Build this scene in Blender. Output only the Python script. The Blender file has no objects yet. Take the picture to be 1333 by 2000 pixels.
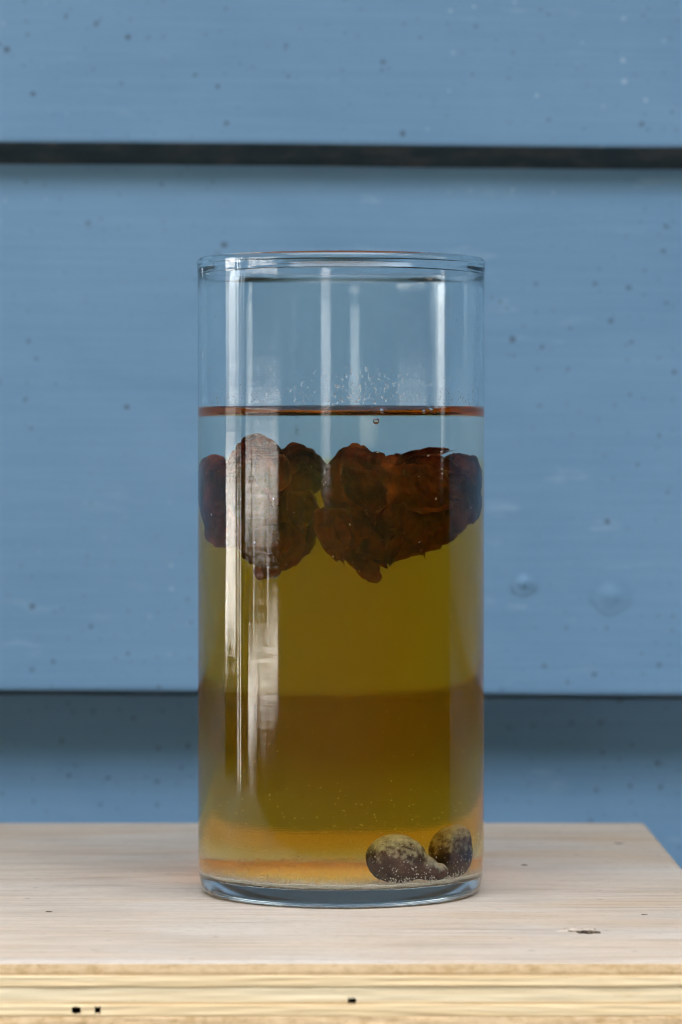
import bpy, bmesh, math, random
from mathutils import Vector, Matrix, noise as mn

R = math.radians
random.seed(7)
scene = bpy.context.scene
C = bpy.context.collection

# ------------------------------------------------------------------ camera
EYE = 0.1386
cam_d = bpy.data.cameras.new("camera")
cam = bpy.data.objects.new("camera", cam_d); C.objects.link(cam)
cam.location = (0.0, -1.08, EYE)
cam.rotation_euler = (R(90 - 1.02), 0, 0)
cam_d.sensor_fit = 'HORIZONTAL'; cam_d.sensor_width = 24.0; cam_d.lens = 121.0
cam_d.clip_start = 0.01; cam_d.clip_end = 2000
cam_d.dof.use_dof = True; cam_d.dof.focus_distance = 1.045; cam_d.dof.aperture_fstop = 15
scene.camera = cam

# ------------------------------------------------------------------ sky, sun, exposure
SUN_EL, SUN_AZ = R(52), R(25)          # sun high behind the house: the vase stands in open shade
w = bpy.data.worlds.new("World"); scene.world = w; w.use_nodes = True
nt = w.node_tree; nt.nodes.clear()
sky = nt.nodes.new("ShaderNodeTexSky"); sky.sky_type = 'NISHITA'; sky.sun_disc = False
sky.sun_elevation = SUN_EL; sky.sun_rotation = SUN_AZ
sky.air_density = 1.0; sky.dust_density = 4.0; sky.ozone_density = 1.0
hs = nt.nodes.new("ShaderNodeHueSaturation"); hs.inputs["Saturation"].default_value = 0.25   # thin veil of cloud
bg = nt.nodes.new("ShaderNodeBackground"); bg.inputs["Strength"].default_value = 0.12
wo = nt.nodes.new("ShaderNodeOutputWorld")
nt.links.new(sky.outputs[0], hs.inputs["Color"]); nt.links.new(hs.outputs[0], bg.inputs["Color"])
nt.links.new(bg.outputs[0], wo.inputs["Surface"])
sd = bpy.data.lights.new("sun", 'SUN'); sd.energy = 0.8; sd.angle = R(15); sd.color = (1, .95, .87)
sun = bpy.data.objects.new("sun", sd); C.objects.link(sun)
sdir = Vector((math.sin(SUN_AZ) * math.cos(SUN_EL), math.cos(SUN_AZ) * math.cos(SUN_EL), math.sin(SUN_EL)))
sun.rotation_euler = sdir.to_track_quat('Z', 'Y').to_euler()
vs = scene.view_settings
vs.view_transform = 'Standard'; vs.look = 'None'; vs.gamma = 1; vs.use_curve_mapping = False
vs.exposure = 4.6
scene.render.engine = 'CYCLES'
cy = scene.cycles
cy.use_denoising = True
try: cy.denoiser = 'OPENIMAGEDENOISE'
except Exception: pass
cy.max_bounces = 40; cy.transmission_bounces = 36; cy.glossy_bounces = 12; cy.diffuse_bounces = 5
cy.transparent_max_bounces = 40; cy.volume_bounces = 3
cy.caustics_refractive = True; cy.caustics_reflective = True
cy.filter_width = 1.15; cy.volume_step_rate = 3; cy.sample_clamp_indirect = 12; cy.blur_glossy = 0.2

# ------------------------------------------------------------------ helpers
def link(o, parent=None):
    C.objects.link(o)
    if parent:
        o.parent = parent
        if parent.get("at_origin"): o.matrix_parent_inverse = Matrix.Translation(parent.location).inverted()
    return o

def tag(o, label=None, cat=None, group=None, kind=None):
    if label: o["label"] = label
    if cat: o["category"] = cat
    if group: o["group"] = group
    if kind: o["kind"] = kind
    return o

def empty(name, loc=(0, 0, 0), rot=(0, 0, 0)):
    o = bpy.data.objects.new(name, None); o.location = loc; o.rotation_euler = rot
    o.empty_display_size = .02
    return link(o)

def mesh_obj(name, verts, faces, mat, parent=None, smooth=True, mats=None, fm=None):
    me = bpy.data.meshes.new(name); me.from_pydata(verts, [], faces)
    for m in (mats or [mat]): me.materials.append(m)
    if fm: me.polygons.foreach_set("material_index", fm)
    me.polygons.foreach_set("use_smooth", [smooth] * len(me.polygons)); me.update()
    return link(bpy.data.objects.new(name, me), parent)

def bm_obj(name, bm, mat, parent=None, smooth=False):
    me = bpy.data.meshes.new(name); bmesh.ops.recalc_face_normals(bm, faces=bm.faces[:])
    bm.to_mesh(me); bm.free()
    me.materials.append(mat)
    me.polygons.foreach_set("use_smooth", [smooth] * len(me.polygons))
    return link(bpy.data.objects.new(name, me), parent)

def lathe(profile, n):
    """profile from the axis round to the axis; r = 0 ends become poles"""
    v, f, seg = [], [], []
    idx = []
    for (r, z) in profile:
        if r == 0:
            idx.append([len(v)]); v.append((0, 0, z))
        else:
            idx.append(list(range(len(v), len(v) + n)))
            for k in range(n):
                a = 2 * math.pi * k / n
                v.append((r * math.cos(a), r * math.sin(a), z))
    for i in range(len(profile) - 1):
        a, b = idx[i], idx[i + 1]
        for k in range(n):
            k2 = (k + 1) % n
            if len(a) == 1 and len(b) == 1: continue
            if len(a) == 1: f.append((a[0], b[k2], b[k]))
            elif len(b) == 1: f.append((a[k], a[k2], b[0]))
            else: f.append((a[k], a[k2], b[k2], b[k]))
            seg.append(i)
    return v, f, seg

# ------------------------------------------------------------------ node helper
class N:
    def __init__(s, name):
        s.m = bpy.data.materials.new(name); s.m.use_nodes = True
        s.t = s.m.node_tree; s.t.nodes.clear()
        s.out = s.t.nodes.new("ShaderNodeOutputMaterial")
    def n(s, t, **kw):
        x = s.t.nodes.new(t)
        for k, v in kw.items(): setattr(x, k, v)
        return x
    def l(s, a, b): s.t.links.new(a, b)
    def val(s, inp, v):
        if isinstance(v, (int, float, tuple, list)): inp.default_value = v
        else: s.l(v, inp)
    def coord(s, scale=(1, 1, 1), loc=(0, 0, 0), rot=(0, 0, 0), kind="Object"):
        if not hasattr(s, 'tc'): s.tc = s.n("ShaderNodeTexCoord")
        mp = s.n("ShaderNodeMapping"); mp.inputs["Scale"].default_value = scale
        mp.inputs["Location"].default_value = loc; mp.inputs["Rotation"].default_value = rot
        s.l(s.tc.outputs[kind], mp.inputs["Vector"]); return mp.outputs[0]
    def noise(s, vec, scale, detail=4, rough=.55, dist=0.0):
        x = s.n("ShaderNodeTexNoise"); s.l(vec, x.inputs["Vector"])
        x.inputs["Scale"].default_value = scale; x.inputs["Detail"].default_value = detail
        x.inputs["Roughness"].default_value = rough; x.inputs["Distortion"].default_value = dist
        return x.outputs[0]
    def vor(s, vec, scale, rnd=1.0, out="Distance", dim='3D'):
        x = s.n("ShaderNodeTexVoronoi", voronoi_dimensions=dim); s.l(vec, x.inputs["Vector"])
        x.inputs["Scale"].default_value = scale; x.inputs["Randomness"].default_value = rnd
        return x if out is None else x.outputs[out]
    def ramp(s, fac, stops, interp='LINEAR'):
        x = s.n("ShaderNodeValToRGB"); x.color_ramp.interpolation = interp
        e = x.color_ramp.elements
        while len(e) < len(stops): e.new(.5)
        for el, (p, c) in zip(e, stops):
            el.position = p
            el.color = (c, c, c, 1) if isinstance(c, (int, float)) else (*c, 1)
        s.l(fac, x.inputs[0]); return x.outputs[0]
    def math(s, op, a, b=0.0, c=None):
        x = s.n("ShaderNodeMath", operation=op); s.val(x.inputs[0], a); s.val(x.inputs[1], b)
        if c is not None: s.val(x.inputs[2], c)
        return x.outputs[0]
    def mix(s, fac, a, b, blend='MIX'):
        x = s.n("ShaderNodeMix", data_type='RGBA', blend_type=blend)
        s.val(x.inputs[0], fac)
        for i, v in ((6, a), (7, b)):
            if isinstance(v, (tuple, list)): x.inputs[i].default_value = (*v, 1) if len(v) == 3 else v
            else: s.l(v, x.inputs[i])
        return x.outputs[2]
    def mapr(s, v, a, b, c=0.0, d=1.0):
        x = s.n("ShaderNodeMapRange"); s.val(x.inputs[0], v)
        for i, q in enumerate((a, b, c, d)): x.inputs[i + 1].default_value = q
        return x.outputs[0]
    def bump(s, h, strength=.3, dist=.001, normal=None):
        x = s.n("ShaderNodeBump"); s.l(h, x.inputs["Height"])
        x.inputs["Strength"].default_value = strength; x.inputs["Distance"].default_value = dist
        if normal is not None: s.l(normal, x.inputs["Normal"])
        return x.outputs[0]
    def pbr(s, col, rough=.6, spec=.5, normal=None, **kw):
        p = s.n("ShaderNodeBsdfPrincipled")
        s.val(p.inputs["Base Color"], (*col, 1) if isinstance(col, tuple) and len(col) == 3 else col)
        s.val(p.inputs["Roughness"], rough); s.val(p.inputs["Specular IOR Level"], spec)
        if normal is not None: s.l(normal, p.inputs["Normal"])
        for k, v in kw.items(): s.val(p.inputs[k], v)
        s.l(p.outputs[0], s.out.inputs["Surface"]); return s.m

def plain(name, col, rough=.7, spec=.3):
    return N(name).pbr(col, rough, spec)

# ------------------------------------------------------------------ materials: setting
def mat_paint():
    s = N("blue_paint")
    info = s.n("ShaderNodeNewGeometry")
    tc = s.n("ShaderNodeTexCoord"); s.tc = tc
    big = s.noise(s.coord((1, 1, 1.8)), 11, 6, .62, .6)
    brush = s.noise(s.coord((5, 1, 160)), 2.2, 5, .6, .4)
    brush2 = s.noise(s.coord((14, 1, 420), (3, 0, 5)), 2.0, 3, .6, .3)
    base = s.mix(big, (.122, .255, .418), (.198, .350, .520))
    base = s.mix(s.mapr(brush, .35, .7, 0, .28), base, (.215, .385, .570))
    # rubbed, chalky patches
    chalk = s.math('MULTIPLY', s.ramp(s.noise(s.coord((9, 1, 40), (7, 0, 1)), 3, 4, .6), [(.60, 0.0), (.72, 1.0)]),
                   s.ramp(s.noise(s.coord((1, 1, 1), (2, 0, 3)), 8, 2), [(.48, 0.0), (.66, 1.0)]))
    base = s.mix(s.math('MULTIPLY', chalk, .25), base, (.48, .60, .70))
    # mildew and fly specks, in loose drifts
    def specks(scale, rad, prob, off, edge=.6):
        vec = s.coord((1, 1, 1), off, (math.pi / 2, 0, 0))
        wob = s.n("ShaderNodeTexNoise"); s.l(vec, wob.inputs["Vector"]); wob.inputs["Scale"].default_value = 500
        mad = s.n("ShaderNodeVectorMath", operation='MULTIPLY_ADD'); s.l(wob.outputs["Color"], mad.inputs[0]); mad.inputs[1].default_value = (.0016, .0016, 0); s.l(vec, mad.inputs[2])
        v = s.vor(mad.outputs[0], scale, 1.0, None, '2D')
        sep = s.n("ShaderNodeSeparateColor"); s.l(v.outputs["Color"], sep.inputs[0])
        pick = s.math('LESS_THAN', sep.outputs[0], prob)
        siz = s.mapr(sep.outputs[1], 0, 1, rad * .45, rad)
        d = s.math('DIVIDE', v.outputs["Distance"], siz)
        dot = s.mapr(d, edge, 1.0, 1.0, 0.0)
        return s.math('MULTIPLY', dot, pick)
    drift = s.ramp(s.noise(s.coord((1, 1, 1), (.35, 0, .2)), 7, 3, .6), [(.44, .08), (.60, 1.0)])
    def cluster(x, z, a, b):
        v = s.n("ShaderNodeVectorMath", operation='LENGTH'); s.l(s.coord((1 / a, 0, 1 / b), (-x / a, 0, -z / b)), v.inputs[0])
        return s.mapr(v.outputs["Value"], .2, 1.0, .9, 0.0)
    for (x, z, a, b) in ((-.095, -.070, .075, .045), (-.090, .098, .07, .03), (.105, .128, .05, .03), (.11, -.085, .06, .02), (-.12, .03, .03, .06)):
        drift = s.math('MAXIMUM', drift, cluster(x, z, a, b))
    sp = s.math('MAXIMUM', specks(80, .115, .50, (0, 0, 0)), s.math('MULTIPLY', specks(170, .15, .30, (.3, 0, .7)), .7))
    sp = s.math('MULTIPLY', sp, drift)
    sp2 = s.math('MULTIPLY', specks(26, .042, .30, (.9, 0, .4)), .95)
    col = s.mix(s.math('MULTIPLY', sp, .55), base, (.060, .085, .105))
    scuff = s.math('MULTIPLY', specks(120, .14, .25, (1.3, 0, 2.4)), s.ramp(s.noise(s.coord((1, 1, 1), (4, 0, 2)), 6, 2), [(.52, 0.0), (.64, 1.0)]))
    col = s.mix(s.math('MULTIPLY', scuff, .5), col, (.52, .60, .68))
    col = s.mix(s.math('MULTIPLY', sp2, .70), col, (.050, .070, .085))
    h = s.math('ADD', s.math('MULTIPLY', brush, 1.0), s.math('MULTIPLY', brush2, .2))
    h = s.math('ADD', h, s.math('MULTIPLY', s.noise(s.coord((1, 1, 1)), 60, 3), .8))
    # algae and grime on the sawn lower edges of the boards
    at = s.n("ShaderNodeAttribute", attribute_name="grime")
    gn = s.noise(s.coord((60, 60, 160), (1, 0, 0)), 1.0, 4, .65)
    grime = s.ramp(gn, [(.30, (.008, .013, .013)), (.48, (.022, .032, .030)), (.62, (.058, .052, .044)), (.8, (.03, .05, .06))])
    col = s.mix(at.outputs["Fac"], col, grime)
    return s.pbr(col, s.mapr(big, 0, 1, .45, .6), .4, s.bump(h, .25, .0006))

def mat_ply_top():
    s = N("plywood_face")
    g1 = s.noise(s.coord((9, 62, 5)), 1.0, 6, .65, 1.0)
    g2 = s.noise(s.coord((18, 420, 18), (3, 1, 0)), 1.0, 4, .65, .3)
    patch = s.noise(s.coord((4.5, 14, 4), (1.2, .3, 0)), 1.4, 3, .5, .6)
    warm = s.noise(s.coord((7, 26, 4), (4, 2, 0)), 1.2, 3, .5, .4)
    col = s.ramp(g1, [(.28, (.42, .325, .235)), (.45, (.580, .470, .360)), (.62, (.640, .535, .425)), (.8, (.52, .415, .315))])
    col = s.mix(s.ramp(patch, [(.42, 0.0), (.62, .6)]), col, (.58, .515, .445))
    col = s.mix(s.ramp(warm, [(.50, 0.0), (.68, .6)]), col, (.56, .385, .225))
    col = s.mix(s.ramp(g2, [(.32, .55), (.47, 0.0)]), col, (.30, .205, .135))
    pores = s.vor(s.coord((55, 900, 55)), 1.0, 1.0)
    pn = s.noise(s.coord((30, 60, 1), (9, 0, 0)), 1, 2)
    col = s.mix(s.math('MULTIPLY', s.ramp(pores, [(.05, .5), (.14, 0.0)]), s.ramp(pn, [(.5, 0.0), (.7, 1.0)])), col, (.16, .11, .08))
    # a few dark flecks
    v = s.vor(s.coord((1, 2.2, 1), (.13, .21, 0)), 34, 1.0, None, '2D')
    sep = s.n("ShaderNodeSeparateColor"); s.l(v.outputs["Color"], sep.inputs[0])
    fl = s.math('MULTIPLY', s.ramp(v.outputs["Distance"], [(.02, 1.0), (.045, 0.0)]), s.math('LESS_THAN', sep.outputs[0], .22))
    col = s.mix(s.math('MULTIPLY', fl, .75), col, (.09, .065, .05))
    mott = s.noise(s.coord((260, 700, 1), (2, 5, 0)), 1.0, 3, .7)
    col = s.mix(s.ramp(mott, [(.36, .35), (.48, 0.0)]), col, (.36, .27, .19))
    blot = s.noise(s.coord((10, 16, 1), (6, 1, 0)), 1.6, 4, .6, .5)
    col = s.mix(s.ramp(blot, [(.50, 0.0), (.68, .5)]), col, (.45, .365, .285))
    at = s.n("ShaderNodeAttribute", attribute_name="stain")
    col = s.mix(at.outputs["Fac"], col, (.11, .085, .062))
    h = s.math('ADD', g1, s.math('MULTIPLY', g2, .7))
    return s.pbr(col, .62, .3, s.bump(h, .35, .0005))

def mat_ply_edge(name, light, mid, dark, end_grain, off):
    s = N(name)
    if end_grain:
        g = s.noise(s.coord((260, 60, 420), (off, 0, 0)), 1.0, 3, .65, .3)
        b = s.noise(s.coord((26, 10, 260), (off + 2, 0, 0)), 1.0, 3, .6)
        col = s.ramp(g, [(.3, dark), (.5, mid), (.68, light)])
        col = s.mix(s.ramp(b, [(.45, .0), (.7, .65)]), col, light)
    else:
        g = s.noise(s.coord((9, 9, 480), (off, 0, 0)), 1.0, 4, .6, .5)
        b = s.noise(s.coord((22, 10, 60), (off + 5, 0, 0)), 1.0, 3, .6)
        col = s.ramp(g, [(.3, mid), (.52, light), (.75, light)])
        col = s.mix(s.ramp(b, [(.5, .0), (.75, .6)]), col, mid)
        fl = s.noise(s.coord((90, 10, 300), (off + 7, 0, 0)), 1.0, 2, .5)
        col = s.mix(s.ramp(fl, [(.68, .0), (.76, .5)]), col, dark)
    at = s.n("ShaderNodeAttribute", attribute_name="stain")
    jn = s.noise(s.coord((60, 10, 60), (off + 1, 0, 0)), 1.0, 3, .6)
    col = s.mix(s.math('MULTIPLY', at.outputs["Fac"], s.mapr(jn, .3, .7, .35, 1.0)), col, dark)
    return s.pbr(col, .65, .25, s.bump(g, .4, .0005))

M_paint = mat_paint(); M_top = mat_ply_top()
LT, MD, DK = (.90, .70, .43), (.82, .58, .31), (.66, .42, .19)
M_edge = [mat_ply_edge("veneer_long_grain", LT, MD, DK, False, 0.0),
          mat_ply_edge("veneer_long_grain_pale", (.90, .73, .48), (.84, .64, .38), DK, False, 11.0),
          mat_ply_edge("veneer_end_grain", (.86, .62, .37), (.76, .52, .285), (.55, .345, .155), True, 3.0)]
M_void = plain("core_void", (.035, .022, .015), .9, .1)

# ------------------------------------------------------------------ the wall: overlapping painted boards
wall = empty("weatherboard_wall", (0, 0.26, EYE), (0, 0.0062, 0))
tag(wall, "blue painted weatherboard wall with overlapping horizontal boards behind the vase", "wall")
XL, XR = -1.15, 2.6
def board(z_low, z_top, y_low, y_top, drop, lip):
    """front face leaning out towards its lower edge; the under-edge is bevelled back and down"""
    nx = 60
    xs = [XL + (XR - XL) * i / nx for i in range(nx + 1)]
    prof = [(y_top + .012, z_top), (y_top, z_top), (y_low + .0004, z_low + .0022), (y_low + .0006, z_low + .0006), (y_low + .0018, z_low),
            (y_low + lip * .5, z_low - drop * .5), (y_low + lip, z_low - drop), (y_low + lip + .006, z_low - drop + .001),
            (y_low + lip + .006, z_low + .01)]
    fine = []
    v, f, g = [], [], []
    for i, x in enumerate(xs):
        wob = .0006 * mn.noise(Vector((x * 3, z_low * 9, 0))) + .0004 * mn.noise(Vector((x * 14, z_low * 9, 4)))
        wz = .0007 * mn.noise(Vector((x * 5, z_low * 7, 9)))
        for j, (y, z) in enumerate(prof):
            v.append((x, y + wob * (1 if 1 <= j <= 6 else 0), z + (wz if j >= 2 else 0)))
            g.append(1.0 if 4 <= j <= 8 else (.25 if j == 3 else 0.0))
    n = len(prof)
    for i in range(nx):
        for j in range(n):
            j2 = (j + 1) % n
            f.append((i * n + j, i * n + j2, (i + 1) * n + j2, (i + 1) * n + j))
    f.append(tuple(range(n))); f.append(tuple(reversed(range(nx * n, nx * n + n))))
    o = mesh_obj("weatherboard", v, f, M_paint, wall, smooth=False)
    at = o.data.attributes.new("grime", 'FLOAT', 'POINT'); at.data.foreach_set("value", g)
    bm = bmesh.new(); bm.from_mesh(o.data); bmesh.ops.recalc_face_normals(bm, faces=bm.faces[:]); bm.to_mesh(o.data); bm.free()
    return o
# z measured from eye height, y from the lower edge of the middle board
EXP = .2133
board(.1185, .3400, -.005, .009, .0070, .0150)             # board above
board(-.0947, .1400, .000, .0135, .0045, .0390)            # board behind the vase
board(-.3080, -.0800, .032, .0325, .0040, .0150)           # recessed board below
for k in range(2): board(-.3080 - EXP * (k + 1), -.2900 - EXP * k, .034, .0360, .004, .015)
for k in range(3): board(.1185 + EXP * (k + 1), .34 + EXP * (k + 1), -.004, .009, .007, .015)
def wall_at(px, py, yy):
    d = 1.08 + .26 + yy
    return (px - 666.5) / 6720 * d, (880 - py) / 6720 * d
def painted_nail(px, py, rad, hgt, depth):
    x, z = wall_at(px, py, depth)
    bm = bmesh.new()
    rings = [(q / 9, math.exp(-(q / 9 * 2.1) ** 2) - .03) for q in range(9, 0, -1)]
    vv = []
    for (q, h) in rings:
        vv.append([bm.verts.new((rad * q * math.cos(a) * (1 + .10 * math.sin(2 * a + px)), -h * hgt,
                                 rad * q * math.sin(a) * (1 + .08 * math.cos(3 * a)))) for a in [2 * math.pi * i / 20 for i in range(20)]])
    for a, b in zip(vv, vv[1:]):
        for i in range(20): bm.faces.new((a[i], a[(i + 1) % 20], b[(i + 1) % 20], b[i]))
    bm.faces.new(vv[-1])
    o = bm_obj("nail_head", bm, M_paint, wall, True); o.location = (x, depth, z)
    at = o.data.attributes.new("grime", 'FLOAT', 'POINT')
painted_nail(1026, 1136, .0050, .0016, .0018)
painted_nail(1196, 1160, .0075, .0013, .0018)
painted_nail(1040, 104, .0040, .0018, .0042)

# ------------------------------------------------------------------ plywood bench
GROUND = -.72
bench = empty("plywood_bench", (0, 0, 0), (0, 0, R(0.15)))
tag(bench, "pale weathered plywood bench top with layered edge under the glass vase", "bench")
BX0, BX1, BY0, BY1 = -.42, .1135, -.1495, .2005
plies = [(.0, .0037), (.0037, .0068), (.0068, .0116), (.0116, .0149), (.0149, .0190), (.0190, .0222), (.0222, .0255)]
DENTS = [
         (.0985, .132, .0022, .003, .0002, .6), (.0185, -.089, .0016, .0006, .0005, 1.0)]
def top_ply():
    nx, ny = 260, 170
    v, f, fm, st = [], [], [], []
    def px(i): return BX0 + (BX1 - BX0) * i / nx
    def py(j): return BY0 + (BY1 - BY0) * j / ny
    for j in range(ny + 1):
        for i in range(nx + 1):
            x, y = px(i), py(j)
            edge = min(j, ny - j, i, nx - i)
            z = -.0006 if edge == 0 else 0.0
            if edge > 1: z += .00012 * mn.noise(Vector((x * 14, y * 70, 0)))
            v.append((x, y, z)); st.append(0.0)
    W = nx + 1
    for j in range(ny):
        for i in range(nx):
            f.append((j * W + i, j * W + i + 1, (j + 1) * W + i + 1, (j + 1) * W + i)); fm.append(0)
    # front / right / back / left edge strips
    zb = -plies[0][1] + .00003
    per = [(i, 0) for i in range(nx)] + [(nx, j) for j in range(ny)] + [(nx - i, ny) for i in range(nx)] + [(0, ny - j) for j in range(ny)]
    top = [j * W + i for (i, j) in per]
    mid0 = len(v)
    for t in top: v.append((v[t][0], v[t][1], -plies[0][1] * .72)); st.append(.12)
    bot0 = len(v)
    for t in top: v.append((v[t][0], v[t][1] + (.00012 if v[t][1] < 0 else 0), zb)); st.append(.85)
    n = len(per)
    for k in range(n):
        k2 = (k + 1) % n
        f.append((top[k2], top[k], mid0 + k, mid0 + k2)); fm.append(1)
        f.append((mid0 + k2, mid0 + k, bot0 + k, bot0 + k2)); fm.append(1)
    f.append(tuple(bot0 + k for k in reversed(range(n)))); fm.append(1)
    o = mesh_obj("ply", v, f, None, bench, smooth=False, mats=[M_top, M_edge[2]], fm=fm)
    at = o.data.attributes.new("stain", 'FLOAT', 'POINT'); at.data.foreach_set("value", st)
    # refine round the dents, then press them in
    bm = bmesh.new(); bm.from_mesh(o.data)
    lay = bm.verts.layers.float["stain"]
    for (dx, dy, a, b, dep, stn) in DENTS:
        for _ in range(2):
            ee = [e for e in bm.edges if all((abs(q.co.x - dx) < a * 1.5 + .0015 and abs(q.co.y - dy) < b * 1.6 + .0015 and q.co.z > -.0005) for q in e.verts)]
            bmesh.ops.subdivide_edges(bm, edges=ee, cuts=2, use_grid_fill=True)
        for q in bm.verts:
            if q.co.z < -.0005: continue
            u, t = (q.co.x - dx) / a, (q.co.y - dy) / b
            r = math.hypot(u, t) + .35 * mn.noise(Vector((q.co.x * 900, q.co.y * 900, 1)))
            if r < 1:
                q.co.z -= dep * (1 - r * r); q[lay] = min(1, stn * max(0, 2.6 * (1 - r)))
            elif r < 1.5: q.co.z += dep * .16 * (1.5 - r)
    bm.to_mesh(o.data); bm.free()
    return o
top_ply()
PITS = {4 - 1: [(-.0722, .0024, .0018, .45), (-.0664, .0016, .0018, .45)], 2: [(.0026, .0023, .0015, .80)]}
def ply(k, z0, z1, mat):
    """a veneer layer; its front is a strip with small core voids let into it"""
    t, b = -z0 - .00003, -z1 + .00003
    pits = PITS.get(k, [])
    rnd = random.Random(k)
    xs = set([BX0 + (BX1 - BX0) * i / 90 for i in range(91)])
    for (x, wd, h, fr) in pits:
        for q in range(7): xs.add(x - wd / 2 + wd * q / 6)
    xs = sorted(xs)
    zf = [0, .10, .2, .3, .4, .5, .6, .7, .8, .90, 1]
    v, f, fm, st = [], [], [], []
    yf = BY0 + rnd.uniform(-.0002, .0003)
    for x in xs:
        for q in zf:
            jit = .00018 * mn.noise(Vector((x * 60, q * 3, k)))
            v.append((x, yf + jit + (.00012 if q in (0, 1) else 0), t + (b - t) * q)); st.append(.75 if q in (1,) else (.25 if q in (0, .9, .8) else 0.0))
    m = len(zf)
    inpit = {}
    for i in range(len(xs) - 1):
        cx = (xs[i] + xs[i + 1]) / 2
        for j in range(m - 1):
            cz = (t + (b - t) * (zf[j] + zf[j + 1]) / 2)
            hit = any(abs(cx - x) < wd / 2 * (1 - .25 * mn.noise(Vector((cz * 4000, x * 99, 2)))) and abs((t + (b - t) * fr) - cz) < h / 2 * (1 + .5 * mn.noise(Vector((cx * 2500, x * 99, 7)))) for (x, wd, h, fr) in pits)
            q = (i * m + j, i * m + j + 1, (i + 1) * m + j + 1, (i + 1) * m + j)
            if not hit: f.append(q); fm.append(0)
            else:
                s0 = len(v)
                for c in q: v.append((v[c][0], v[c][1] + .006, v[c][2])); st.append(0)
                f.append((s0, s0 + 1, s0 + 2, s0 + 3)); fm.append(1)
                for a in range(4):
                    a2 = (a + 1) % 4
                    f.append((q[a], q[a2], s0 + a2, s0 + a)); fm.append(1)
    # closing faces: back, sides, top and bottom
    s0 = len(v)
    for (x, y) in ((BX0, BY1 - .0003), (BX1, BY1 - .0003)):
        for z in (t, b): v.append((x, y, z)); st.append(.2)
    last = (len(xs) - 1) * m
    tl, bl, tr, br = 0, m - 1, last, last + m - 1
    f += [(s0, s0 + 2, s0 + 3, s0 + 1)]; fm.append(0)
    f += [tuple([s0, s0 + 1] + [j for j in range(m - 1, -1, -1)]), tuple([s0 + 3, s0 + 2] + [last + j for j in range(m)])]; fm += [0, 0]
    f += [tuple([i * m for i in range(len(xs))] + [s0 + 2, s0]), tuple([i * m + m - 1 for i in reversed(range(len(xs)))] + [s0 + 1, s0 + 3])]; fm += [0, 0]
    o = mesh_obj("ply", v, f, None, bench, smooth=False, mats=[mat, M_void], fm=fm)
    at = o.data.attributes.new("stain", 'FLOAT', 'POINT'); at.data.foreach_set("value", st)
for k, (z0, z1) in enumerate(plies):
    if k: ply(k, z0, z1, M_edge[[2, 0, 1, 0, 2, 1, 2][k]])
def knot(x, y, a, b, h, seed, mat):
    """a small open knot: dark splintered heart with a raised lip behind it"""
    bm = bmesh.new(); bmesh.ops.create_icosphere(bm, subdivisions=4, radius=1)
    for q in bm.verts:
        n_ = mn.noise(q.co * 1.6 + Vector((seed, 0, 0))) + .5 * mn.noise(q.co * 5 + Vector((0, seed, 0)))
        k = 1 + .45 * n_
        q.co = Vector((q.co.x * a * k, q.co.y * b * k, q.co.z * h * (1 + .8 * mn.noise(Vector((q.co.x * 6, q.co.y * 3, seed))))))
    o = bm_obj("knot", bm, mat, bench, True); o.location = (x, y, 0.0)
    at = o.data.attributes.new("stain", 'FLOAT', 'POINT')
M_knot = N("open_knot"); _c = M_knot.ramp(M_knot.noise(M_knot.coord(), 900, 4, .7), [(.35, (.02, .014, .010)), (.52, (.07, .05, .035)), (.66, (.26, .19, .12))]); M_knot = M_knot.pbr(_c, .85, .1, None)
knot(.0708, -.0935, .0034, .0024, .0005, 1.0, M_knot); knot(.0685, -.0895, .0052, .0030, .0009, 5.0, M_top)
knot(.0905, -.055, .0011, .0006, .00012, 3.0, M_knot); knot(-.088, -.048, .0009, .0005, .00015, 4.0, M_knot)
knot(.0616, .068, .0012, .0016, .0001, 7.0, M_knot)
for x in (-.36, .06):                                   # panel legs below the frame
    bm = bmesh.new(); bmesh.ops.create_cube(bm, size=1)
    for q in bm.verts: q.co = Vector((x + q.co.x * .022, .025 + q.co.y * .30, (GROUND - .0255) / 2 + q.co.z * (-.0257 - GROUND)))
    o = bm_obj("leg", bm, M_top, bench)
    o.data.attributes.new("stain", 'FLOAT', 'POINT')

# ------------------------------------------------------------------ unseen surroundings, added to shape the light and mirror in the glass
def mat_ground():
    s = N("pale_paving")
    c = s.mix(s.noise(s.coord(), 3, 5), (.50, .47, .41), (.62, .58, .52))
    return s.pbr(c, .8, .2)
def mat_leaf():
    s = N("unseen_hedge_leaves")
    c = s.ramp(s.noise(s.coord(), 16, 5, .7), [(.3, (.006, .008, .005)), (.5, (.016, .020, .011)), (.7, (.045, .050, .028))])
    return s.pbr(c, .9, .0, s.bump(s.noise(s.coord(), 40, 4), 1, .05))
M_ground, M_leaf = mat_ground(), mat_leaf()
M_dark = N("dark_stained_timber"); M_dark = M_dark.pbr(M_dark.mix(M_dark.noise(M_dark.coord((30, 30, 2)), 1, 4), (.018, .015, .012), (.05, .042, .034)), .9, .0)
g = mesh_obj("ground", [(-400, -400, GROUND), (400, -400, GROUND), (400, 400, GROUND), (-400, 400, GROUND)], [(0, 1, 2, 3)], M_ground, smooth=False)
tag(g, kind="structure")
sm = N("added_dark_paving"); sm = sm.pbr(sm.mix(sm.noise(sm.coord(), 9, 5), (.095, .100, .108), (.155, .162, .172)), .9, .1)
g = mesh_obj("added_paving", [(-3.2, -3.1, GROUND + .004), (3.2, -3.1, GROUND + .004), (3.2, 1.5, GROUND + .004), (-3.2, 1.5, GROUND + .004)], [(0, 1, 2, 3)], sm, smooth=False)  # unseen sheet added to dim the light bounced up from the ground
tag(g, kind="structure")
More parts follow.
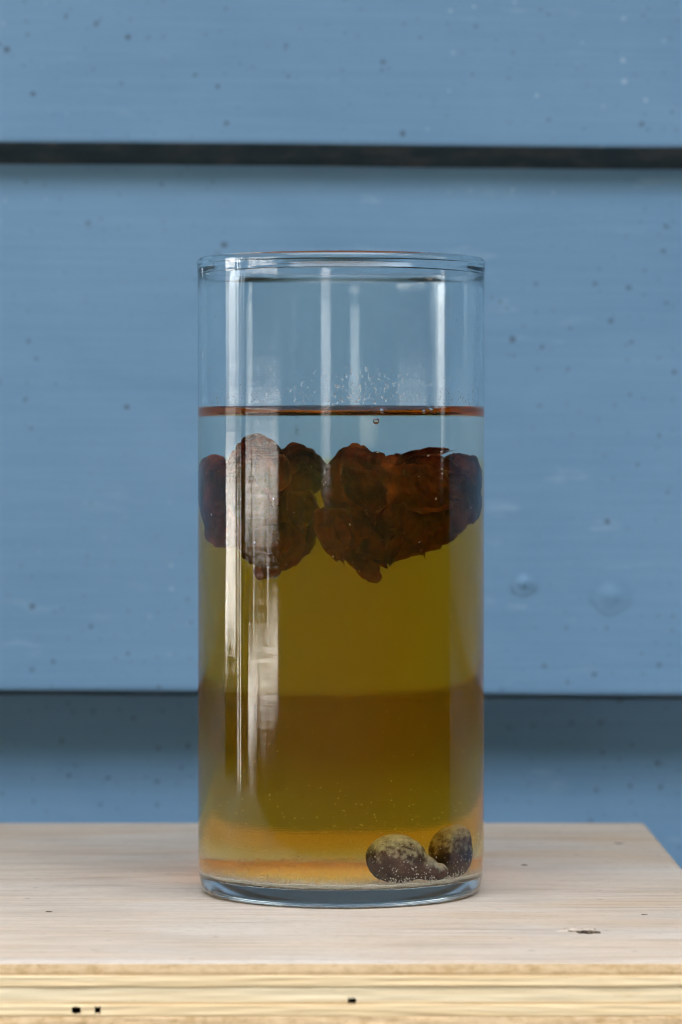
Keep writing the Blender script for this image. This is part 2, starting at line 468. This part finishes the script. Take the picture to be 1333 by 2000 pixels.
def slab(name, lo, hi, mat, parent=None):
    bm = bmesh.new(); bmesh.ops.create_cube(bm, size=1)
    for q in bm.verts: q.co = Vector([(lo[i] + hi[i]) / 2 + q.co[i] * (hi[i] - lo[i]) for i in range(3)])
    return bm_obj(name, bm, mat, parent)
roof = slab("added_roof", (-2.6, -.30, 1.02), (2.8, 4.0, 1.12), M_dark)  # slab added out of view to cut the sky light from overhead
tag(roof, "dark timber roof added out of view above the wall to block sky light", "roof")
RR = 3.0
def unseen_hedge(a0, a1, e0, e1, mat=M_leaf, name="unseen_hedge", rr=RR, rag=.06):
    """an added hedge block on an arc round the bench, shaping light and reflections; e = elevation of its foot and top seen from the vase"""
    n = max(2, int((a1 - a0) / 1.0)); mz = 26
    z0 = GROUND if e0 is None else .1 + rr * math.tan(R(e0)); z1 = .1 + rr * math.tan(R(e1))
    v, f = [], []
    for side in (0, 1):
        for i in range(n + 1):
            a = R(a0 + (a1 - a0) * i / n)
            for j in range(mz + 1):
                z = z0 + (z1 - z0) * j / mz
                rad = rr + side * .3
                p = Vector((rad * math.sin(a), -rad * math.cos(a), z))
                d = rag * (mn.noise(p * 4) + .6 * mn.noise(p * 11) + .4 * mn.noise(p * 27))
                p = Vector(((rad + d) * math.sin(a), -(rad + d) * math.cos(a), z + (d * .8 if j in (0, mz) and not (e0 is None and j == 0) else 0)))
                v.append(p)
    W = mz + 1; S = (n + 1) * W
    for i in range(n):
        for j in range(mz):
            a = i * W + j; f.append((a, a + W, a + W + 1, a + 1))
            a += S; f.append((a, a + 1, a + W + 1, a + W))
        for j in (0, mz):
            a = i * W + j; f.append((a, a + W, a + W + S, a + S))
    for i in (0, n):
        for j in range(mz):
            a = i * W + j; f.append((a, a + 1, a + 1 + S, a + S))
    o = mesh_obj(name, v, f, mat, smooth=False)
    bm = bmesh.new(); bm.from_mesh(o.data); bmesh.ops.recalc_face_normals(bm, faces=bm.faces[:]); bm.to_mesh(o.data); bm.free()
    return o
TOP = 38
SIDE = 50
HED = [  # az0, az1, foot elevation (None = ground), top elevation
    (-106, -92.3, None, -3.9, 'h'), (-92.3, -90.2, None, TOP, 'p'), (-89.2, -87.4, None, TOP, 'p'), (-86.6, -81.5, None, SIDE, 'h'),
    (-81.5, -51, 2.1, SIDE, 'h'), (-81.5, -73.4, -3.8, -1.1, 'h'), (-72.6, -60.2, -3.6, -1.2, 'h'), (-59.4, -51, -3.1, -.8, 'h'),
    (-81.5, -79, None, -3.6, 'h'), (-79, -70, None, -6.2, 'h'), (-70, -61, None, -5.4, 'h'), (-61, -51, None, -4.7, 'h'),
    (-75.8, -75.1, -3.6, 2.4, 'p'), (-59.2, -58.5, -3.6, 2.4, 'p'),
    (-51, -15.5, None, TOP, 'h'), (-15.5, -8.5, None, .3, 'h'), (-15.5, -8.5, 4.5, TOP, 'h'), (-8.5, 40, None, TOP, 'h'), (40, 86.5, None, TOP + 4, 'h'),
    (86.5, 90, None, .8, 'h'), (86.5, 90, 6, SIDE, 'h'), (90, 128, None, SIDE, 'h')]
for k, (a0, a1, e0, e1, kind) in enumerate(HED):
    if kind == 'h':
        o = unseen_hedge(a0, a1, e0, e1)  # unseen block, added to hold back sky light and leave bright gaps
        tag(o, "dark green hedge beyond the veranda, mirrored in the glass", "unseen_hedge", "unseen hedges added round the bench")
    else:
        o = unseen_hedge(a0, a1, e0, e1, M_dark, "added_post", RR - .25, 0.0)  # unseen post, added for dark lines between the mirrored streaks
        tag(o, "dark timber post added to split the gaps of the hedge, mirrored in the glass", "post", "added posts in front of the hedge")

# ------------------------------------------------------------------ glass vase
def mat_glass(name, ior, tint):
    s = N(name)
    g = s.n("ShaderNodeBsdfGlass"); g.inputs["IOR"].default_value = ior; g.inputs["Roughness"].default_value = 0.0
    g.inputs["Color"].default_value = (*tint, 1)
    # drawn-glass striae: faint rings and long vertical waves
    a = s.noise(s.coord((9, 9, 420)), 1.0, 6, .8, .5)
    b = s.noise(s.coord((160, 160, 5), (2, 0, 0)), 1.0, 2, .5)
    s.l(s.bump(s.math('ADD', s.math('MULTIPLY', a, .75), b), .07, .0002), g.inputs["Normal"])
    s.l(g.outputs[0], s.out.inputs["Surface"]); return s.m
M_glass = mat_glass("clear_glass", 1.5, (.975, .988, .985))
M_wet = mat_glass("clear_glass_under_liquid", 1.125, (.995, 1.0, .998))
RO, RI = .0450, .0425
Z_FL = .0056                       # glass floor inside
Z_LIQ, MEN = .1490, .0033          # liquid level, meniscus rise
Z_WET = Z_LIQ + MEN
prof = [(0, .0016), (.02, .0015), (.034, .0011), (.0392, .0004), (.0402, .0001), (.0412, .0), (.0422, .0002), (.0430, .0007), (.0436, .0016), (.0440, .0028),
        (.04435, .0044), (.0446, .0058), (.0448, .0080), (.0449, .0110), (.0450, .0160)]
prof += [(.0450, .016 + (.1935 - .016) * i / 30) for i in range(1, 31)]
prof += [(.04505, .1942), (.0452, .1950)]
rc, zc = (.0452 + .0420) / 2, .1972
for i in range(0, 15):
    a = -.35 + (math.pi + .7) * i / 14
    prof.append((rc + .0017 * math.cos(a), zc + .0017 * math.sin(a)))
prof += [(.0422, .1952), (.0424, .1944), (RI, .1935)]
prof += [(RI, .1935 + (Z_WET - .1935) * i / 8) for i in range(1, 9)]
wet_from = len(prof) - 1
zin = Z_FL + .0032
prof += [(RI, Z_WET + (zin - Z_WET) * i / 30) for i in range(1, 31)]
inner = [(.0422, Z_FL + .0016), (.0416, Z_FL + .0007), (.0405, Z_FL + .0002), (.039, Z_FL), (.02, Z_FL - .0002), (0, Z_FL - .0003)]
prof += inner
v, f, seg = lathe(prof, 256)
vase = mesh_obj("glass_vase", v, f, None, mats=[M_glass, M_wet], fm=[1 if s >= wet_from else 0 for s in seg])
tag(vase, "tall clear glass cylinder vase filled with amber liquid on the plywood", "vase")

# ------------------------------------------------------------------ the infusion: pale on top, amber below
def mat_liquid():
    s = N("amber_infusion")
    at = s.n("ShaderNodeAttribute", attribute_name="open_surface")
    gl = s.n("ShaderNodeBsdfGlass"); gl.inputs["IOR"].default_value = 1.333; gl.inputs["Roughness"].default_value = 0
    tr = s.n("ShaderNodeBsdfTransparent")
    mx = s.n("ShaderNodeMixShader"); s.l(at.outputs["Fac"], mx.inputs[0]); s.l(tr.outputs[0], mx.inputs[1]); s.l(gl.outputs[0], mx.inputs[2])
    s.l(mx.outputs[0], s.out.inputs["Surface"])
    va = s.n("ShaderNodeVolumeAbsorption")
    sep = s.n("ShaderNodeSeparateXYZ"); s.l(s.coord(), sep.inputs[0])
    f = s.mapr(sep.outputs[2], .1285, .1370, 1.0, .025)
    f = s.math('MULTIPLY', f, s.math('MULTIPLY', s.mapr(sep.outputs[2], .0085, .0175, .05, .95), s.mapr(sep.outputs[2], .020, .045, 1.0, 1.18)))
    va.inputs["Color"].default_value = (.962, .795, .02, 1)
    s.l(s.math('MULTIPLY', f, 62.0), va.inputs["Density"])
    vsc = s.n("ShaderNodeVolumeScatter"); vsc.inputs["Color"].default_value = (.98, .82, .10, 1); vsc.inputs["Anisotropy"].default_value = .2
    s.l(s.math('MULTIPLY', f, 4.0), vsc.inputs["Density"])
    ad = s.n("ShaderNodeAddShader"); s.l(va.outputs[0], ad.inputs[0]); s.l(vsc.outputs[0], ad.inputs[1])
    s.l(ad.outputs[0], s.out.inputs["Volume"])
    return s.m
e = .0001
lp = [(0, Z_FL - .0003 - e), (.02, Z_FL - .0002 - e), (.039, Z_FL - e), (.0405 + e, Z_FL + .0002 - e), (.0416 + e, Z_FL + .0007 - e), (.0422 + e, Z_FL + .0016), (RI + e, zin), (RI + e, .08), (RI + e, Z_WET)]
n_side = len(lp) - 1
for i in range(0, 26):
    d = .0095 * (i / 25) ** 2.0
    lp.append((RI - d, Z_LIQ + MEN * math.exp(-d / .0019)))
lp += [(.03, Z_LIQ), (.022, Z_LIQ), (.012, Z_LIQ), (0, Z_LIQ)]
v, f, seg = lathe(lp, 256)
liq = mesh_obj("amber_infusion", v, f, mat_liquid())
at = liq.data.attributes.new("open_surface", 'FLOAT', 'FACE'); at.data.foreach_set("value", [1.0 if s >= n_side + 1 else 0.0 for s in seg])
tag(liq, "amber brown liquid, clear near its surface, filling the glass vase", "liquid")

# ------------------------------------------------------------------ soaked fruit
def mat_fruit(name, shift=0.0):
    s = N(name)
    a = s.noise(s.coord((1, 1, 1), (shift, 0, 0)), 90, 5, .6, .5)
    b = s.noise(s.coord((1, 1, 1), (shift, 2, 0)), 420, 4, .65, .8)
    veins = s.noise(s.coord((1, 1, .35), (shift, 4, 0)), 260, 4, .6, 1.5)
    col = s.ramp(a, [(.30, (.005, .001, .0005)), (.43, (.024, .0038, .0015)), (.56, (.080, .0125, .0032)), (.70, (.19, .040, .008)), (.85, (.32, .095, .018))])
    col = s.mix(s.ramp(veins, [(.46, 0.0), (.5, .5), (.54, 0.0)]), col, (.075, .026, .010))
    geo = s.n("ShaderNodeNewGeometry")
    pt = s.mapr(geo.outputs["Pointiness"], .53, .62, 0, .55)
    col = s.mix(s.math('MULTIPLY', pt, s.ramp(b, [(.45, 0.2), (.65, 1.0)])), col, (.16, .085, .035))
    rm = s.n("ShaderNodeAttribute", attribute_name="torn_rim")
    col = s.mix(s.math('MULTIPLY', rm.outputs["Fac"], s.ramp(b, [(.50, 0.0), (.66, .55)])), col, (.24, .12, .045))
    # grains of sediment that have settled on it
    v = s.vor(s.coord(), 420, 1.0, None)
    sep = s.n("ShaderNodeSeparateColor"); s.l(v.outputs["Color"], sep.inputs[0])
    gr = s.math('MULTIPLY', s.ramp(v.outputs["Distance"], [(.12, 1.0), (.2, 0.0)]), s.math('LESS_THAN', sep.outputs[0], .035))
    col = s.mix(s.math('MULTIPLY', gr, .8), col, (.6, .52, .38))
    h = s.math('ADD', s.math('MULTIPLY', a, 1.2), s.math('MULTIPLY', b, .4))
    h = s.math('ADD', h, s.math('MULTIPLY', veins, .35))
    return s.pbr(col, .6, .0, s.bump(h, .8, .0012), **{"Subsurface Weight": .15, "Subsurface Radius": (.004, .0012, .0006), "Subsurface Scale": .6})
M_fruit = mat_fruit("soaked_fruit_skin"); M_flap = mat_fruit("soaked_fruit_flap", 3.0)

def lumps(name, blobs, parent, mat, voxel=.0006, wr=.0017, seed=0, smooth_it=6):
    """several ellipsoids grown together into one wrinkled skin"""
    bm = bmesh.new()
    for (c, r, rot) in blobs:
        res = bmesh.ops.create_icosphere(bm, subdivisions=4, radius=1)
        mtx = Matrix.Translation(c) @ Matrix.Rotation(R(rot[2]), 4, 'Z') @ Matrix.Rotation(R(rot[1]), 4, 'Y') @ Matrix.Rotation(R(rot[0]), 4, 'X') @ Matrix.Diagonal((*r, 1))
        bmesh.ops.transform(bm, matrix=mtx, verts=res["verts"])
    me = bpy.data.meshes.new("tmp"); bm.to_mesh(me); bm.free()
    o = bpy.data.objects.new("tmp", me); C.objects.link(o)
    m = o.modifiers.new("r", 'REMESH'); m.mode = 'VOXEL'; m.voxel_size = voxel
    m2 = o.modifiers.new("s", 'SMOOTH'); m2.factor = .5; m2.iterations = smooth_it
    dg = bpy.context.evaluated_depsgraph_get()
    me2 = bpy.data.meshes.new_from_object(o.evaluated_get(dg)); C.objects.unlink(o); bpy.data.objects.remove(o)
    off = Vector((seed * 3.1, seed * 1.7, seed))
    bm = bmesh.new(); bm.from_mesh(me2); bm.normal_update()
    new = []
    for q in bm.verts:
        p = q.co
        big = mn.noise(p * 95 + off)
        pw = p + mn.noise_vector(p * 70 + off) * .007
        fold = abs(mn.noise(Vector((pw.x * 150, pw.y * 150, pw.z * 70)) + off))
        fold2 = abs(mn.noise(pw * 300 + off * 2))
        fine = mn.noise(p * 620 + off)
        new.append(p + q.normal * wr * (.9 * big + 1.5 * min(fold, .45) + .7 * min(fold2, .4) - .5 + .18 * fine))
    for q, p in zip(bm.verts, new): q.co = p
    bm.to_mesh(me2); bm.free()
    me2.name = name; me2.materials.clear(); me2.materials.append(mat)
    me2.polygons.foreach_set("use_smooth", [True] * len(me2.polygons))
    return link(bpy.data.objects.new(name, me2), parent)

def flap(parent, c, u, vv, w, h, curl=.3, seed=0, th=.0006, name="flap"):
    """a thin torn flap of skin: u across, vv along (from its root), curling towards its normal"""
    u = Vector(u).normalized(); vv = Vector(vv).normalized(); nrm = u.cross(vv).normalized()
    n, m = 14, 14
    rows = []
    for side in (1, -1):
        row = []
        for j in range(m + 1):
            t = j / m
            ww = w * (math.sin(math.pi * min(1, .18 + t * .80)) ** .6) * (1 + .18 * mn.noise(Vector((t * 5, seed, 0))))
            for i in range(n + 1):
                s = i / n * 2 - 1
                rag = 1 + .30 * mn.noise(Vector((s * 3, seed * 2.0, 3))) + .14 * mn.noise(Vector((s * 11, seed, 8)))
                p = Vector(c) + u * (s * ww / 2) + vv * (t * h * rag * (1 - .25 * s * s * t))
                p += nrm * (curl * h * (t * t) - .22 * w * s * s + .10 * w * mn.noise(Vector((s * 2.2, t * 2.2, seed))) + .03 * w * mn.noise(Vector((s * 7, t * 7, seed))))
                p += nrm * side * th / 2 * (1 - .6 * t)
                row.append(p)
        rows.append(row)
    v = rows[0] + rows[1]; S = len(rows[0]); W = n + 1
    f = []
    for j in range(m):
        for i in range(n):
            a = j * W + i
            f.append((a, a + 1, a + W + 1, a + W)); f.append((S + a, S + a + W, S + a + W + 1, S + a + 1))
    for i in range(n):
        f.append((i + 1, i, S + i, S + i + 1)); a = m * W + i; f.append((a, a + 1, S + a + 1, S + a))
    for j in range(m):
        a = j * W; f.append((a, a + W, S + a + W, S + a)); a = j * W + n; f.append((a + W, a, S + a, S + a + W))
    o = mesh_obj(name, v, f, M_flap, parent)
    at = o.data.attributes.new("torn_rim", 'FLOAT', 'POINT')
    at.data.foreach_set("value", [max(0.0, (j / m - .86) / .14, .7 * (abs(i / n * 2 - 1) - .88) / .12) for _ in (0, 1) for j in range(m + 1) for i in range(n + 1)])
    return o

mm = .001
def V(x, y, z): return Vector((x * mm, y * mm, z * mm))
fa = empty("soaked_fruit", V(-17, -8, 101)); fa["at_origin"] = 1
tag(fa, "dark brown soaked fruit with two smooth rounded lobes floating beside the torn fruit", "fruit", "fruit floating in the vase")
o = lumps("flesh", [
    (V(-21, -11, 127), V(10, 10, 16), (0, -4, 0)), (V(-17, -10, 114), V(10, 9.5, 12.5), (0, 6, 0)), (V(-11, -6, 131), V(7.5, 9, 10.0), (0, 12, 0)),
    (V(-12.5, -7, 117), V(6.0, 9, 12), (0, 4, 0)), (V(-32, -2, 126), V(7.0, 11, 11.5), (0, 6, 0)), (V(-27, -2, 117), V(7.5, 10, 10), (0, 24, 0))],
    fa, M_fruit, seed=1)
flap(fa, V(-20, -21.4, 137), (1, .1, 0), (.1, -.2, -1), .012, .016, -.10, 3)
flap(fa, V(-12, -16, 126), (1, .5, 0), (.2, -.1, -1), .010, .015, .05, 4)
flap(fa, V(-20, -20, 116), (1, .1, .3), (.3, .1, -1), .013, .012, .05, 5)
lumps("stem_end", [(V(-19, -12, 101.5), V(4, 4, 2.6), (0, 0, 0)), (V(-21, -13, 100.5), V(1.6, 1.6, 2), (0, 0, 0))], fa, M_flap, voxel=.0004, wr=.0005, seed=4)

fb = empty("soaked_fruit", V(8, -12, 101)); fb["at_origin"] = 1
tag(fb, "dark brown soaked fruit with torn layered flaps and a pointed stem end", "fruit", "fruit floating in the vase")
o = lumps("flesh", [
    (V(3.8, -17, 127), V(8.4, 11, 13.5), (0, 0, 0)), (V(3.2, -18, 115), V(8.6, 10.5, 10.5), (0, -8, 0)), (V(10, -16, 121), V(9, 11, 17), (0, -6, 0)),
    (V(7, -18, 109), V(5.5, 6, 7), (0, 0, 0)), (V(13, -14, 111), V(7, 8, 7.5), (0, 20, 0)), (V(19, -11, 127), V(13, 12, 11.5), (0, 4, 0)), (V(16, -14, 116), V(10, 10, 10), (0, -10, 0)),
    (V(22, -7, 117), V(11, 11, 9), (0, -14, 0)), (V(30, -3, 129), V(8, 11, 8.5), (0, 8, 0)), (V(30, -2, 123), V(7.5, 11, 7.5), (0, -18, 0))],
    fb, M_fruit, seed=2)
for (c, u, d, w_, h_, cu, sd_) in [
    (V(5, -27.5, 133), (1, 0, -.2), (.25, -.15, -1), .014, .018, -.05, 11), (V(13, -25.5, 122), (1, .3, .15), (.0, -.25, -1), .011, .012, .25, 12),
    (V(-2, -26, 121), (1, -.3, 0), (.15, -.05, -1), .012, .017, .02, 13), (V(10, -25, 113), (1, .1, .4), (.35, -.1, -1), .014, .010, .15, 14),
    (V(17, -21, 134), (.3, .2, 1), (1, .35, -.08), .008, .020, .02, 15), (V(19, -20, 129), (.2, .2, 1), (1, .4, .05), .007, .018, .06, 16),
    (V(18, -20.5, 123), (.2, .2, 1), (1, .4, .0), .008, .017, .03, 17), (V(15, -19, 136), (.6, .2, .9), (1, .3, .18), .006, .016, .10, 18),
    (V(20, -19, 113), (1, .4, .3), (.4, .1, -1), .009, .007, .3, 19), (V(3, -25.5, 109), (1, 0, -.3), (.3, .1, -1), .008, .008, .1, 20)]:
    flap(fb, c, u, d, w_, h_, cu, sd_)
lumps("stem_end", [(V(7, -19, 103), V(3.4, 3.4, 4), (0, 20, 0)), (V(8.6, -19.5, 100), V(2.2, 2.2, 2), (0, 0, 0)), (V(5.6, -20, 101.5), V(1.4, 1.6, 2.4), (0, -30, 0))],
      fb, M_flap, voxel=.0004, wr=.0006, seed=6)

# ------------------------------------------------------------------ two stones on the bottom
def mat_stone():
    s = N("dusted_fruit_stone")
    a = s.noise(s.coord(), 180, 5, .6, .4)
    col = s.ramp(a, [(.3, (.020, .009, .008)), (.5, (.060, .022, .017)), (.7, (.11, .05, .035))])
    geo = s.n("ShaderNodeNewGeometry"); sep = s.n("ShaderNodeSeparateXYZ"); s.l(geo.outputs["Normal"], sep.inputs[0])
    nz = s.noise(s.coord(), 320, 5, .75)
    dust = s.mapr(s.math('ADD', sep.outputs[2], s.mapr(nz, .3, .7, -.5, .5)), 0.10, .95, 0, .9)
    col = s.mix(dust, col, (.66, .62, .46))
    v = s.vor(s.coord(), 900, 1.0, None)
    sc = s.n("ShaderNodeSeparateColor"); s.l(v.outputs["Color"], sc.inputs[0])
    gr = s.math('MULTIPLY', s.ramp(v.outputs["Distance"], [(.2, 1.0), (.3, 0.0)]), s.math('LESS_THAN', sc.outputs[0], .10))
    col = s.mix(s.math('MULTIPLY', gr, .8), col, (.62, .58, .46))
    return s.pbr(col, .75, .12, s.bump(s.math('ADD', a, s.math('MULTIPLY', nz, .5)), .6, .0006))
M_stone = mat_stone()
Z0 = Z_FL + .0008
so = lumps("fruit_stone", [(V(0, 0, 7.8), V(8.6, 7.2, 7.6), (0, 8, 0)), (V(2.5, .2, 7.4), V(7.6, 6.4, 6.8), (0, 14, 0)), (V(8.5, .8, 4.8), V(5.5, 4.0, 3.9), (0, 18, 0)), (V(12.8, 1.0, 3.4), V(3.6, 3.0, 2.7), (0, 0, 0))], None, M_stone, voxel=.0005, wr=.0004, seed=8, smooth_it=12)
so.location = (.0152, -.0290, Z0)
tag(so, "bean shaped dark brown stone dusted with pale sediment, lying against the glass", "fruit stone")
so2 = lumps("fruit_stone", [(V(0, 0, 8.0), V(7.2, 7.4, 8.2), (0, -10, 0)), (V(.8, 0, 10), V(6.2, 6.4, 6.5), (0, 0, 0))], None, M_stone, voxel=.0005, wr=.0004, seed=9)
so2.location = (.0302, -.0130, Z0)
tag(so2, "rounder upright brown stone dusted olive green, behind the bean shaped one", "fruit stone")

# ------------------------------------------------------------------ sediment
def mat_sed():
    s = N("pale_sediment")
    a = s.noise(s.coord(), 160, 6, .7)
    b = s.noise(s.coord(), 1400, 3, .7)
    col = s.mix(a, (.80, .75, .62), (.90, .86, .76))
    col = s.mix(s.ramp(b, [(.35, .5), (.5, 0.0)]), col, (.40, .34, .22))
    return s.pbr(col, .9, .1, s.bump(b, .8, .0005))
M_sed = mat_sed(); M_grain = plain("pale_sediment_grain", (.80, .76, .64), .9, .1)
n, rings = 240, 46
v, f = [(0, 0, Z_FL + .0006)], []
for i in range(1, rings + 1):
    r = .0421 * (i / rings) ** .8
    for k in range(n):
        a = 2 * math.pi * k / n
        p = Vector((r * math.cos(a), r * math.sin(a), 0))
        edge = max(0, (r - .0395) / .0026)
        z = Z_FL + .0005 + .0003 * mn.noise(p * 160) + .00022 * mn.noise(p * 500) + .0001 * mn.noise(p * 1500)
        z += edge ** 1.5 * .0013 + edge * (.0003 * mn.noise(Vector((a * 9, 0, 3))) + .00035 * mn.noise(Vector((a * 60, 0, 7))))
        v.append((p.x, p.y, z))
for k in range(n): f.append((0, 1 + k, 1 + (k + 1) % n))
for i in range(rings - 1):
    for k in range(n):
        a = 1 + i * n + k; b = 1 + i * n + (k + 1) % n
        f.append((a, a + n, b + n, b))
sed = mesh_obj("sediment", v, f, M_sed)
m = sed.modifiers.new("thick", 'SOLIDIFY'); m.thickness = .0003; m.offset = -1
tag(sed, "pale powdery sediment covering the bottom of the glass vase", "sediment", kind="stuff")

def grains(name, pts, mat):
    v, f = [], []
    T = [Vector(q).normalized() for q in ((1, 1, 1), (1, -1, -1), (-1, 1, -1), (-1, -1, 1))]
    O = [Vector(q) for q in ((1, 0, 0), (-1, 0, 0), (0, 1, 0), (0, -1, 0), (0, 0, 1), (0, 0, -1))]
    OF = [(0, 2, 4), (2, 1, 4), (1, 3, 4), (3, 0, 4), (2, 0, 5), (1, 2, 5), (3, 1, 5), (0, 3, 5)]
    for (p, r) in pts:
        b = len(v)
        for q in O: v.append(Vector(p) + q * r * random.uniform(.6, 1.3))
        f += [tuple(b + i for i in t) for t in OF]
    return mesh_obj(name, v, f, mat, smooth=False)
pts = []
def inside(r_max=.0420):
    while True:
        x, y = random.uniform(-r_max, r_max), random.uniform(-r_max, r_max)
        if math.hypot(x, y) < r_max: return x, y
for _ in range(1300):                                     # drifting low in the liquid, thicker to one side
    x, y = inside(); z = Z_FL + .001 + min(.12, random.expovariate(1 / .010))
    if random.random() < .35 and x < 0: continue
    pts.append(((x, y, z), random.choice((.00008, .00010, .00013, .00018, .00022))))
for _ in range(160):
    x, y = inside(); pts.append(((x, y, random.uniform(.02, .140)), random.choice((.00009, .00012, .00016))))
gr = grains("suspended_specks", pts, M_grain)
tag(gr, "tiny pale specks drifting in the amber liquid", "specks", kind="stuff")
pts = []
for _ in range(2600):                                    # coarse crumbs heaped along the glass
    a = random.uniform(0, 2 * math.pi); r = .0421 - abs(random.gauss(0, .0016))
    pts.append(((r * math.cos(a), r * math.sin(a), Z_FL + .0010 + abs(random.gauss(0, .0007)) + max(0, (r - .0395) / .0026) * .0009), random.uniform(.00010, .00026)))
for _ in range(2000):
    x, y = inside(.041); pts.append(((x, y, Z_FL + .0008 + abs(random.gauss(0, .0002))), random.uniform(.00010, .00024)))
for _ in range(520):                                     # crumbs round the foot of the stones
    a = random.uniform(R(-90), R(-15)); r = .0419 - abs(random.gauss(0, .001))
    pts.append(((r * math.cos(a), r * math.sin(a), Z_FL + .001 + random.expovariate(1 / .0024)), min(.0003, .00007 + random.expovariate(1 / .00007))))
gr2 = grains("sediment_crumbs", pts, M_grain)
tag(gr2, "white crumbs of sediment gathered where the floor meets the glass", "sediment", kind="stuff")

# ------------------------------------------------------------------ bubbles, droplets
M_water = N("water_drop"); q = M_water.n("ShaderNodeBsdfGlass"); q.inputs["IOR"].default_value = 1.333; q.inputs["Roughness"].default_value = 0
M_water.l(q.outputs[0], M_water.out.inputs["Surface"]); M_water = M_water.m
M_air = N("air_in_liquid"); q = M_air.n("ShaderNodeBsdfGlass"); q.inputs["IOR"].default_value = .75; q.inputs["Roughness"].default_value = 0
M_air.l(q.outputs[0], M_air.out.inputs["Surface"]); M_air = M_air.m
def drop_geo(bm, ang, z, rw, rh, depth, tail=0.0):
    """a flattened bead clinging to the inside of the glass"""
    res = bmesh.ops.create_icosphere(bm, subdivisions=2, radius=1)
    er = Vector((math.cos(ang), math.sin(ang), 0)); et = Vector((-math.sin(ang), math.cos(ang), 0))
    for q in res["verts"]:
        x, y, zz = q.co
        k = 1.0 - tail * max(0, zz) * .8
        q.co = er * (RI + .00002 - x * depth) + et * (y * rw * k) + Vector((0, 0, z + zz * rh * (1 + (tail if zz > 0 else 0))))
def px_ang(px, front=True):
    s = max(-.97, min(.97, (px - 668) / 6.32 / 42.5))
    x = s * RI; y = -math.sqrt(RI * RI - x * x) * (1 if front else -1)
    return math.atan2(y, x)
def px_z(py): return EYE - (py - 880) / 6720 * 1.043
for (px, py, rw, rh, tl, lab) in [(404, 527, .00055, .0014, .8, "long water drop hanging under the rim inside the glass"),
                                  (405, 688, .00035, .0013, .3, "thin water streak clinging inside the glass between two smaller drops"),
                                  (403, 598, .0003, .0009, .3, "small water drop clinging inside the glass below the rim drop"),
                                  (735, 822, .0007, .0009, .2, "single water bead hanging just under the liquid line")]:
    bm = bmesh.new()
    if py > 800:
        continue
    drop_geo(bm, px_ang(px), px_z(py), rw, rh, .0005, tl)
    o = bm_obj("water_drop", bm, M_water, None, True); tag(o, lab, "water drop")
bm = bmesh.new()
rnd = random.Random(3)
cnt = 0
while cnt < 620:
    px = rnd.uniform(395, 940); dens = .25 + .75 * math.exp(-((px - 715) / 75) ** 2) + .25 * (px > 860) + .2 * (px < 460)
    if rnd.random() > dens: continue
    y = 788 - abs(rnd.gauss(0, 1)) * (34 if 600 < px < 860 else 20)
    rr = rnd.choice((.00010, .00013, .00016, .00022)) * (1.25 if 640 < px < 800 else 1)
    if y < 640: continue
    drop_geo(bm, px_ang(px), max(px_z(y), Z_WET + rr * 1.3), rr, rr * rnd.uniform(1, 1.7), rr * .8); cnt += 1
for _ in range(40):
    px = rnd.choice((rnd.uniform(393, 440), rnd.uniform(900, 942), rnd.uniform(395, 940))); rr = rnd.uniform(.0001, .00022)
    drop_geo(bm, px_ang(px), px_z(rnd.uniform(560, 780)), rr, rr * rnd.uniform(1.2, 2.4), rr * .8)
o = bm_obj("condensation", bm, M_water, None, True)
tag(o, "fine beads of condensation inside the glass just above the liquid", "condensation", kind="stuff")
def bubble(px, py, r, lab):
    a = px_ang(px); bm = bmesh.new(); bmesh.ops.create_icosphere(bm, subdivisions=3, radius=r)
    o = bm_obj("air_bubble", bm, M_air, None, True)
    o.location = ((RI - r - .00015) * math.cos(a), (RI - r - .00015) * math.sin(a), px_z(py))
    tag(o, lab, "bubble")
bubble(746, 803, .00075, "single golden air bubble at the liquid line, apart from the pair")
bubble(826, 804, .0007, "lower golden air bubble of the pair at the liquid line")
bubble(841, 802, .00078, "upper golden air bubble of the pair at the liquid line")
bubble(735, 822, .0010, "clear air bubble under the liquid line against the glass")
